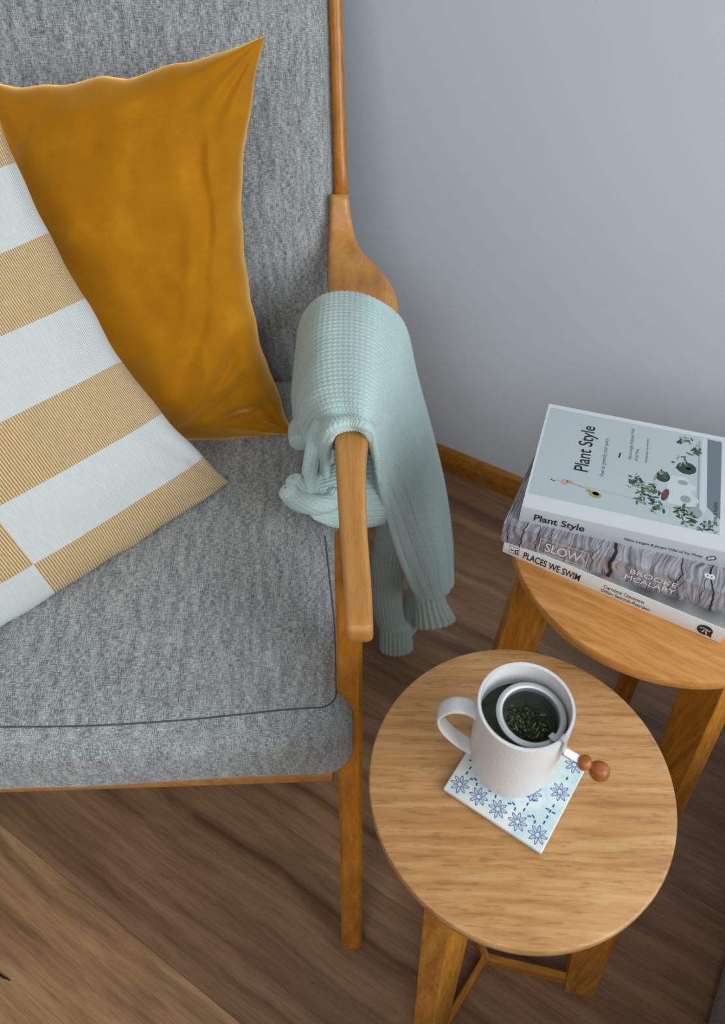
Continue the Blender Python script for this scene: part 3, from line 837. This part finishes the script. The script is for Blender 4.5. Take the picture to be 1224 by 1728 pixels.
def strap(pts, w, th, name, mat):
    bm = bmesh.new(); P = resample(catmull(np.array([tuple(p - ic) for p in pts]), 60), 24); T_ = np.gradient(P, axis=0)
    sd = Vector((0.75, 0.66, 0)); S = []
    for p, tt in zip(P, T_):
        tt = Vector(tt).normalized(); s_ = (sd - tt * sd.dot(tt)).normalized(); nn = tt.cross(s_)
        S.append([Vector(p) + s_ * a * w + nn * b * th for a, b in ((-1, -1), (1, -1), (1, 1), (-1, 1))])
    loft(bm, S); return from_bm(name, bm, mat, inf, False)


# radial direction from the mug axis to the clip
clip = at(953, 1247, z=zm + MH + 0.0015); rd = Vector((clip.x - ctr.x, clip.y - ctr.y, 0)).normalized()
axm = Vector((ctr.x, ctr.y, 0))
def RP(r, z): return axm + rd * r + Vector((0, 0, zm + z))
strap([RP(0.0262, MH - .0095), RP(0.0325, MH - .0085), RP(0.0348, MH + .0012), RP(0.0372, MH + .0022), RP(0.0394, MH + .001), RP(0.0398, MH - .008), RP(0.0415, MH - .014)], 0.0026, 0.0005, 'hook', m_steel)
knob_c = at(1006, 1298, z=zm + 0.094)
kd = (knob_c - RP(0.0415, MH - .014)); kl = kd.length; kd.normalize()
strap([RP(0.0415, MH - .014), RP(0.0415, MH - .014) + kd * kl * .35, knob_c - kd * 0.012], 0.0030, 0.0005, 'shank', m_steel)
m_knob = wood('knob_wood', lin('b5713a'), lin('9c5a26'), lin('7d431a'), rough=0.35, pores=0.3)
bm = bmesh.new(); kp = [(0, -0.0155), (0.0035, -0.0150), (0.0058, -0.0120), (0.0064, -0.0095), (0.0052, -0.0070), (0.0030, -0.0055), (0.0036, -0.0045), (0.0060, -0.0025), (0.0078, 0.0010), (0.0080, 0.0045), (0.0066, 0.0080), (0.0040, 0.0100), (0, 0.0108)]
lathe(bm, [(max(a, 0), b) for a, b in catmull(np.array(kp), 48)], 40)
kq = Vector((0, 0, 1)).rotation_difference(kd)
for v in bm.verts: v.co = kq @ v.co
o = from_bm('knob', bm, m_knob, inf, True, knob_c - ic)
# wet tea leaves in the basket
rr_ = random.Random(3)
m_leafA, m_leafB, m_leafC = plain('wet_leaf', '2f3a1c', 0.3), plain('wet_leaf_light', '55602a', 0.35), plain('leaf_stem', 'a9a45a', 0.4)
bm = bmesh.new()
lathe(bm, [(0, -0.0215), (0.012, -0.022), (0.0205, -0.0245), (0.0205, -0.034), (0, -0.040)], 32)
for i in range(620):
    r = 0.0205 * math.sqrt(rr_.random()); a = rr_.random() * 6.283; c = Vector((r * math.cos(a), r * math.sin(a), -0.0205 - 0.003 * (r / .02) ** 2 + rr_.random() * 0.004))
    stem = i % 110 == 0
    L, w = (rr_.uniform(.003, .0048), .0004) if stem else (rr_.uniform(.0012, .0026), rr_.uniform(.0008, .0016))
    d = Vector((rr_.uniform(-1, 1), rr_.uniform(-1, 1), rr_.uniform(-.15, .15) if stem else rr_.uniform(-.7, .7))).normalized(); s_ = d.cross(Vector((rr_.uniform(-.6, .6), rr_.uniform(-.6, .6), 1))).normalized(); n_ = d.cross(s_)
    if stem: c.z += 0.0022
    V = [bm.verts.new(c + d * L * p + s_ * w * q + n_ * w * k) for p, q, k in ((-1, 0, 0), (-.3, 1, .4), (.5, .8, .3), (1, 0, -.3), (.4, -.9, .5), (-.4, -.8, .2))]
    V2 = [bm.verts.new(v.co - n_ * 0.0003) for v in V]
    mi = 2 if stem else (1 if rr_.random() < .22 else 0)
    fs = [bm.faces.new(V), bm.faces.new(V2[::-1])] + [bm.faces.new((V[j], V2[j], V2[(j + 1) % 6], V[(j + 1) % 6])) for j in range(6)]
    for f in fs: f.material_index = mi
lv = from_bm('tea_leaves', bm, [m_leafA, m_leafB, m_leafC], None, False, inf.location)
tag(lv, 'wet dark green tea leaves inside the steel infuser', 'tea leaves', kind='stuff')

# ------------------------------------------------------------------ books
def text_obj(name, body, size, mat, parent, loc, rot=(0, 0, 0), offset=0.0, spacing=1.0, xs=1.0, align='LEFT', fit=None):
    cu = bpy.data.curves.new(name, 'FONT'); cu.body = body; cu.size = size; cu.offset = offset; cu.space_character = spacing; cu.align_x = align
    cu.extrude = 0.00004; cu.materials.append(mat)
    tmp = bpy.data.objects.new(name, cu); COL.objects.link(tmp)
    bpy.context.view_layer.update()
    me = bpy.data.meshes.new_from_object(tmp.evaluated_get(bpy.context.evaluated_depsgraph_get()))
    bpy.data.objects.remove(tmp, do_unlink=True)
    if not me.materials: me.materials.append(mat)
    o = bpy.data.objects.new(name, me); COL.objects.link(o); o.parent = parent; o.location = loc; o.rotation_euler = rot
    if fit:
        xs_ = [v.co.x for v in me.vertices]; xs = fit / (max(xs_) - min(xs_))
    o.scale = (xs, 1, 1)
    return o


m_paper = NT('book_pages', 0.9)
_m = m_paper.coords(scale=(1, 1, 900)); _n = m_paper.n('ShaderNodeTexNoise', {'Vector': _m, 'Scale': 1.0}); m_paper.col(m_paper.ramp(_n, [(0.4, lin('cfc8ba')), (0.6, lin('e4dfd3'))])); m_paper = m_paper.m
m_black = plain('black_ink', '17191c', 0.5); m_white = plain('white_ink', 'd8d8da', 0.5)


def book(name, p0, p1, width, zb, th, mat_cover, label, length=None, hard=True, mat_spine=None):
    """p0,p1: lower spine corners; local x along spine, y away from the spine, z up"""
    d = Vector((p1.x - p0.x, p1.y - p0.y, 0)); L = length or d.length; an = math.atan2(d.y, d.x)
    root = empty(name, (p0.x, p0.y, zb), an); tag(root, label, 'book', 'books stacked on the far side table')
    ct = 0.0022 if hard else 0.0008
    bm = bmesh.new()
    add_box(bm, (0, 0.0012, 0), (L, width, ct)); add_box(bm, (0, 0.0012, th - ct), (L, width, th))
    from_bm('cover', bm, mat_cover, root)
    bm = bmesh.new()
    S = []
    for x in (0, L):
        S.append([Vector((x, -0.0010 * math.sin(math.pi * k / 8), th * k / 8)) for k in range(9)] + [Vector((x, 0.00125, th)), Vector((x, 0.00125, 0))])
    loft(bm, S); from_bm('spine', bm, mat_spine or mat_cover, root)
    bm = bmesh.new(); ins = 0.003 if hard else 0.0006; add_box(bm, (ins, 0.002, ct), (L - ins, width - ins, th - ct)); from_bm('pages', bm, m_paper, root)
    return root, L, an


def local(root, px, py, z):
    p = at(px, py, z=z); q = Matrix.Rotation(-root.rotation_euler.z, 3, 'Z') @ (p - root.location); return q.x, q.y


def decal(name, bm, mats, parent):
    me = bpy.data.meshes.new(name); bmesh.ops.recalc_face_normals(bm, faces=bm.faces); bm.to_mesh(me); bm.free(); o = link(name, me, mats, parent, False); return o


# bottom book
m_pw = plain('white_spine_card', 'd6d8d8', 0.35)


def rocks_mat():
    t = NT('printed_rocks_cover', 0.3); m = t.coords(); v = t.n('ShaderNodeTexVoronoi', {'Vector': m, 'Scale': 38.0}); n1 = t.n('ShaderNodeTexNoise', {'Vector': m, 'Scale': 30.0, 'Detail': 6.0})
    c = t.ramp(n1, [(0.46, lin('101214')), (0.56, lin('3a342f')), (0.66, lin('8a7060')), (0.8, lin('b5a79a'))]); t.col(t.mix(0.3, c, (v, 1)[0])); 
    return t.m


z1, t1 = ZF, 0.0205
pA, pB = at(848.5, 931, z=ZF), at(1216, 1085, z=ZF)
bk1, L1, a1 = book('book', pA, pB, 0.178, z1, t1, rocks_mat(), 'white-spined book lettered in black capitals at the bottom of the stack', mat_spine=m_pw)
SPR = (R(90), 0, 0)
yS = -0.00125
text_obj('spine_title', 'PLACES WE SWIM', 0.0145, m_black, bk1, (0.0227, yS, 0.0052), SPR, offset=0.00022, fit=0.061)
text_obj('spine_author', 'Caroline Clements', 0.0068, m_black, bk1, (0.108, yS, 0.0112), SPR, fit=0.041)
text_obj('spine_author', 'Dillon Seitchik-Reardon', 0.0068, m_black, bk1, (0.107, yS, 0.0040), SPR, fit=0.049)
bm = bmesh.new()
def spoly(pts, y=yS, mi=0):
    f = bm.faces.new([bm.verts.new((x, y, z)) for x, z in pts]); f.material_index = mi
def ring2(cx, cz, r, n=28): return [(cx + r * math.cos(6.2832 * i / n), cz + r * math.sin(6.2832 * i / n)) for i in range(n)]
spoly(ring2(L1 - 0.0175, 0.0105, 0.0072)); spoly([(L1 - .0135, .0045), (L1 - .0095, .0028), (L1 - .0105, .0085)])
for cx, cz, a in ((-.003, .0125, .3), (.0005, .0125, -.3), (.003, .0115, .2), (-.001, .0085, 1.3), (.002, .0075, -1.2)):
    x, c, s = L1 - .0175 + cx, math.cos(a), math.sin(a)
    spoly([(x + p * .0022 * c - q * .0005 * s, cz + p * .0022 * s + q * .0005 * c) for p, q in ((-1, -1), (1, -1), (1, 1), (-1, 1))], yS - .00005, 1)
E_ = lambda P: [((x - .011) * .63 + .0066, z) for x, z in P]
spoly(E_([(.0215, .0065), (.0275, .0065), (.0275, .0145), (.0215, .0125)])); spoly(E_([(.0235, .0082), (.026, .0082), (.026, .0125), (.0235, .0115)]), yS - .00005, 1)
spoly(E_([(.014, .0095), (.019, .0095), (.019, .0112), (.014, .0112)])); 
for a, b, c, d in ((.011, .0050, .029, .0055), (.011, .0160, .029, .0165), (.011, .0050, .0114, .0165), (.0286, .0050, .029, .0165)): spoly(E_([(a, b), (c, b), (c, d), (a, d)]))
tag(decal('spine_emblem', bm, [m_black, m_pw], bk1), kind='stuff')
bm = bmesh.new()

# middle book: cracked grey wood
def cracked_mat():
    t = NT('printed_driftwood', 0.35); m = t.coords()
    w = t.n('ShaderNodeTexNoise', {'Vector': m, 'Scale': 14.0, 'Detail': 3.0}); md = t.n('ShaderNodeVectorMath', {0: m, 1: t.n('ShaderNodeVectorMath', {0: (w, 1), 'Scale': 0.05}, operation='SCALE')}, operation='ADD')
    n1 = t.n('ShaderNodeTexNoise', {'Vector': t.n('ShaderNodeMapping', {'Vector': md, 'Scale': (420, 26, 40)}), 'Scale': 1.0, 'Detail': 4.0})
    c = t.ramp(n1, [(0.30, lin('57545a')), (0.48, lin('85828a')), (0.68, lin('aeacb3'))])
    t.col(c)
    return t.m


z2, t2 = z1 + t1, 0.0285
qA, qB = at(845, 912, z=z2), at(1220, 1036, z=z2)
bk2, L2, a2 = book('book', qA, qB, 0.172, z2, t2, cracked_mat(), 'grey book printed with cracked weathered wood in the middle of the stack')
text_obj('spine_title', 'SLOW', 0.0180, m_white, bk2, (0.0455, yS, 0.0078), SPR, fit=0.036)
text_obj('spine_author', 'BROOKE', 0.0100, m_white, bk2, (0.129, yS, 0.0160), SPR, fit=0.044)
text_obj('spine_author', 'MCALARY', 0.0100, m_white, bk2, (0.126, yS, 0.0060), SPR, fit=0.048)
bm = bmesh.new()
for a, b, c, d in ((.0395, .0035, .0885, .0041), (.0395, .0245, .0885, .0251), (.0395, .0035, .0401, .0251), (.0879, .0035, .0885, .0251)): spoly([(a, b), (c, b), (c, d), (a, d)])
decal('spine_frame', bm, [m_white], bk2)
# crack lines printed over spine and cover
m_crack = plain('crack_ink', '1c1d22', 0.5); bm = bmesh.new(); rc = random.Random(11)


def crack(x, w, yend, seed, z0=0.0):
    rc.seed(seed); pts = []
    n = 9
    xx = x
    sp = []
    for i in range(n + 1):
        z = z0 + (t2 - z0) * i / n; sp.append((xx, z)); xx += rc.uniform(-.0016, .0016)
    for (xa, za), (xb, zb_) in zip(sp, sp[1:]): 
        f = bm.faces.new([bm.verts.new(v) for v in ((xa - w, yS, za), (xa + w, yS, za), (xb + w, yS, zb_), (xb - w, yS, zb_))])
    m_ = 14; yy = yS; cur = sp[-1][0]
    for i in range(m_):
        y2 = yS + (yend) * (i + 1) / m_; nx = cur + rc.uniform(-.003, .003); w2 = w * (1 - i / m_ * .7)
        bm.faces.new([bm.verts.new(v) for v in ((cur - w2, yy, t2 + .00012), (cur + w2, yy, t2 + .00012), (nx + w2, y2, t2 + .00012), (nx - w2, y2, t2 + .00012))]); cur, yy = nx, y2


CR = ((.021, .0006, .10, 1, 0), (.034, .0003, .09, 2, .003), (.050, .0003, .05, 8, .024), (.094, .0003, .03, 3, 0), (.112, .0018, .07, 12, 0), (.167, .0006, .12, 5, .012), (.180, .0003, .02, 4, .0), (.196, .0003, .1, 6, .0), (.210, .0008, .12, 7, 0), (.007, .0003, .1, 9, .006))
for x, w, ye, sd_, z0 in CR:
    bm = bmesh.new(); crack(x, w, ye, sd_, z0); bmesh.ops.remove_doubles(bm, verts=bm.verts, dist=1e-6); decal('printed_crack', bm, [m_crack], bk2)
text_obj('cover_lettering', '8', 0.013, m_white, bk2, (0.203, 0.012, t2 + 0.0002), (0, 0, R(90)), offset=0.0003)

# top book
z3, t3 = z2 + t2, 0.0205
rA, rB = at(876, 878, z=z3), at(1223, 958, z=z3)
m_top = plain('white_cover_card', 'c9ced1', 0.3); m_top_sp = plain('pale_grey_spine', 'b4babf', 0.35)
q = at(921, 680, z=z3 + t3); dd = (rB - rA).normalized(); wd = (Vector((q.x, q.y, 0)) - Vector((rA.x, rA.y, 0))).dot(Vector((-dd.y, dd.x, 0)))
bk3, L3, a3 = book('book', rA, rB + dd * 0.007, wd, z3, t3, m_top, 'white book with a houseplant photograph cover on top of the stack', mat_spine=m_top_sp)
text_obj('spine_title', 'Plant Style', 0.0125, m_black, bk3, (0.0135, yS, 0.0065), SPR, offset=0.0002, fit=0.050)
text_obj('spine_author', 'Alana Langan & Jacqui Vidal of Ivy Muse', 0.0050, m_black, bk3, (0.102, yS, 0.0080), SPR, fit=0.073)
ztc = z3 + t3; zt = t3 + 0.00010
def c3(px, py): # crop pixel of the cover -> local
    return local(bk3, 860 + px / 3.363, 670 + py / 3.363, ztc)
def cpoly(pts, z, mi=0): flat_poly(bm, pts, z, mi)
bm = bmesh.new()
TLc, TRc_, BLc, BRc = c3(225, 50), c3(1205, 258), c3(120, 545), c3(1200, 790)
x0_, x1_, y0_, y1_ = (TLc[0] + BLc[0]) / 2, (TRc_[0] + BRc[0]) / 2, (BLc[1] + BRc[1]) / 2, (TLc[1] + TRc_[1]) / 2
x1_ = min(x1_, L3 - 0.006)
cpoly([(x0_, y0_), (x1_, y0_), (x1_, y1_), (x0_, y1_)], zt, 0)


def lt(px, py):
    x, y = c3(px, py); return (max(x0_, min(x1_, x)), max(y0_, min(y1_, y)))


def ell(px, py, rx, ry, ang, z, mi, n=16):
    x, y = c3(px, py); c, s = math.cos(ang), math.sin(ang); k = 1 / 3.363 / 1500
    cpoly([(max(x0_, min(x1_, x + k * (rx * math.cos(6.2832 * i / n) * c - ry * math.sin(6.2832 * i / n) * s))), max(y0_, min(y1_, y + k * (rx * math.cos(6.2832 * i / n) * s + ry * math.sin(6.2832 * i / n) * c)))) for i in range(n)], z, mi)


# shelf and wall edge on the right of the printed photograph
cpoly([lt(1125, 240), lt(1205, 258), lt(1205, 700), lt(1120, 625)], zt + .00003, 5)
cpoly([lt(1095, 236), lt(1125, 240), lt(1118, 640), lt(1080, 680)], zt + .00003, 6)
cpoly([lt(1075, 250), lt(1085, 252), lt(1075, 660), lt(1062, 640)], zt + .00004, 4)
cpoly([lt(895, 440), lt(1010, 460), lt(1060, 640), lt(900, 600)], zt + .00003, 6)
# rod
def line(a, b, w, mi, z): 
    (xa, ya), (xb, yb) = c3(*a), c3(*b); d = Vector((xb - xa, yb - ya)).normalized(); n_ = Vector((-d.y, d.x)) * w
    cpoly([(xa + n_.x, ya + n_.y), (xa - n_.x, ya - n_.y), (xb - n_.x, yb - n_.y), (xb + n_.x, yb + n_.y)], z, mi)
line((235, 462), (960, 640), .00028, 4, zt + .00005); line((232, 466), (262, 478), .0005, 2, zt + .00005); line((330, 480), (450, 525), .0006, 3, zt + .00006)
for e in ((312, 482, 19, 22, .2, 9), (340, 480, 14, 9, 0, 3), (448, 530, 14, 9, .5, 3), (485, 553, 34, 24, -.2, 3), (490, 549, 18, 12, -.2, 7)): ell(*e[:5], zt + .00007, e[5])
# pots
for e in ((940, 470, 32, 26, .2, 6), (985, 487, 26, 18, 0, 4), (1020, 512, 34, 24, 0, 6), (1000, 580, 26, 26, 0, 4), (1035, 585, 34, 30, 0, 6), (1050, 655, 38, 40, 0, 4), (884, 555, 17, 46, -.2, 8), (872, 452, 36, 40, 0, 2), (1005, 405, 50, 46, 0, 2), (1010, 408, 38, 36, 0, 7), (1015, 405, 22, 20, 0, 6), (1018, 408, 14, 7, 0, 2)): ell(*e[:5], zt + .00008 + .00001 * (e[5] % 3), e[5])
# leaves
rl_ = random.Random(21)
for cx, cy, sx, sy, nn in ((720, 480, 50, 45, 26), (790, 530, 70, 60, 40), (740, 575, 35, 35, 14), (825, 625, 45, 38, 16), (870, 440, 36, 28, 16), (975, 650, 45, 42, 22), (1020, 700, 45, 34, 16), (1130, 740, 55, 28, 20), (1000, 250, 62, 18, 14), (1060, 300, 26, 40, 14), (985, 385, 40, 40, 12)):
    for i in range(nn):
        ell(cx + rl_.gauss(0, sx * .5), cy + rl_.gauss(0, sy * .5), rl_.uniform(9, 21), rl_.uniform(4, 8), rl_.uniform(0, 3.14), zt + .00012 + .00003 * rl_.random(), rl_.choice((1, 1, 2, 2, 7, 7)), 8)
mats3 = [plain('print_pale_blue', 'adb8bc', .35), plain('print_leaf', '3f5c46', .4), plain('print_dark_leaf', '28382f', .4), plain('print_brass', 'a0925a', .4), plain('print_grey', '8b979a', .4), plain('print_slate', '67737d', .4), plain('print_white', 'bcc7ca', .4), plain('print_pale_leaf', '87967a', .4), plain('print_brown', '5c4334', .4), plain('print_copper', 'b79a84', .4)]
o = decal('cover_photograph', bm, mats3, bk3); o['label'] = 'printed photograph of houseplants'
def on_cover(body, px, py, px2, py2, size, off=0.0, mat=m_black, name='cover_lettering'):
    xa, ya = c3(px, py); xb, yb = c3(px2, py2); an = math.atan2(yb - ya, xb - xa)
    text_obj(name, body, size, mat, bk3, (xa, ya, zt + .00012), (0, 0, an), offset=off, fit=math.hypot(xb - xa, yb - ya))
on_cover('Plant Style', 443, 432, 487, 175, 0.0205, 0.00022, name='cover_title')
m_ink2 = plain('grey_ink', '56646b', .5)
on_cover('How to greenify your space', 535, 455, 563, 240, 0.0062, mat=m_ink2)
on_cover('Alana Langan & Jacqui Vidal', 691, 358, 711, 183, 0.0052, mat=m_ink2)
on_cover('of Ivy Muse', 728, 366, 736, 298, 0.0052, mat=m_ink2)
on_cover('Photography by Annette', 781, 376, 792, 240, 0.0034, mat=m_ink2)
on_cover('Thames & Hudson', 1178, 740, 1182, 598, 0.0060)
xa, ya = c3(622, 345); xb, yb = c3(630, 317); bm = bmesh.new(); flat_poly(bm, [(xa - .0008, ya), (xa + .0008, ya), (xb + .0008, yb), (xb - .0008, yb)], zt + .00012); decal('cover_dash', bm, [m_black], bk3)
# small linked-loop emblem near the right end of the spine
for sx in (-1, 1):
    bm = bmesh.new()
    for a0 in range(0, 10):
        a = (a0 / 9) * 4.2 + (1.2 if sx < 0 else 4.34); b = a + 4.2 / 9; r1_, r2_ = .0021, .0030; cx = L3 - .0220 + sx * .0013; cz = .0100 + sx * .0008
        spoly([(cx + r * math.cos(t_), cz + r * math.sin(t_)) for r, t_ in ((r1_, a), (r2_, a), (r2_, b), (r1_, b))])
    bmesh.ops.remove_doubles(bm, verts=bm.verts, dist=1e-6); decal('spine_emblem', bm, [m_black], bk3)

# ------------------------------------------------------------------ sofa end at the lower right, twig on the floor
g1 = at(1224, 1606, z=0.02); g2 = at(1188, 1730, z=0.02)
sd0 = (g1.dot(WD) + g2.dot(WD)) / 2                  # its side stands square to the wall
n0, n1 = -0.10, 1.00
sc_ = WD * (sd0 + 0.45) + WN * ((n0 + n1) / 2)
sofa = empty('sofa', (sc_.x, sc_.y, 0), TH); tag(sofa, 'grey fabric sofa whose side just shows at the lower right edge', 'sofa')
soft_box('arm', (0.16, n1 - n0, 0.54), 0.022, 0.003, m_grey_side, sofa, (-0.45 + 0.08, 0, 0.29), n=16)
soft_box('base', (0.74, n1 - n0, 0.22), 0.02, 0.003, m_grey_side, sofa, (0.08, 0, 0.14), n=12)
soft_box('seat_cushion', (0.72, n1 - n0 - 0.02, 0.14), 0.04, 0.01, m_grey_side, sofa, (0.08, 0, 0.32), n=12)
for sx in (-0.38, 0.38):
    for sy in (-0.48, 0.48):
        bm2 = bmesh.new(); lathe(bm2, [(0, 0), (0.014, 0), (0.018, 0.034), (0, 0.034)], 16); from_bm('foot', bm2, m_chair_leg, sofa, True, (sx, sy, 0))

tw = tube_mesh('twig', [at(-12, 1636, z=.002), at(4, 1648, z=.0025), at(12, 1652, z=.002), at(17, 1655, z=.002)], [.0012, .0017, .0015, .0005], plain('dark_twig', '17110c', .8), None, seg=6, n=12)
tag(tw, 'tiny dark twig lying on the floorboards at the left edge', 'twig')

# seam threads last (they follow the finished seat surface)
bpy.context.view_layer.update()
from mathutils.bvhtree import BVHTree
bmq = bmesh.new(); bmq.from_mesh(seat.data); bmq.transform(seat.matrix_world); bvh = BVHTree.FromBMesh(bmq)
pts = resample(catmull(np.array([(p.x, p.y, p.z) for p in sm]), 200), 140); out = []
for p in pts:
    d = (Vector(p) - Vector((0, 0, CH))).normalized(); h = bvh.ray_cast(Vector((0, 0, CH)), d)
    if h[0] is not None: out.append(h[0] + h[1] * 0.0002)
bmq.free()
if len(out) > 10:
    Pn = np.array([tuple(p) for p in out]); 
    so = tube_mesh('seam', Pn[::3], 0.0010, m_seam, chair, seg=6, n=160); cp(so); so['label'] = 'dark stitched seam'
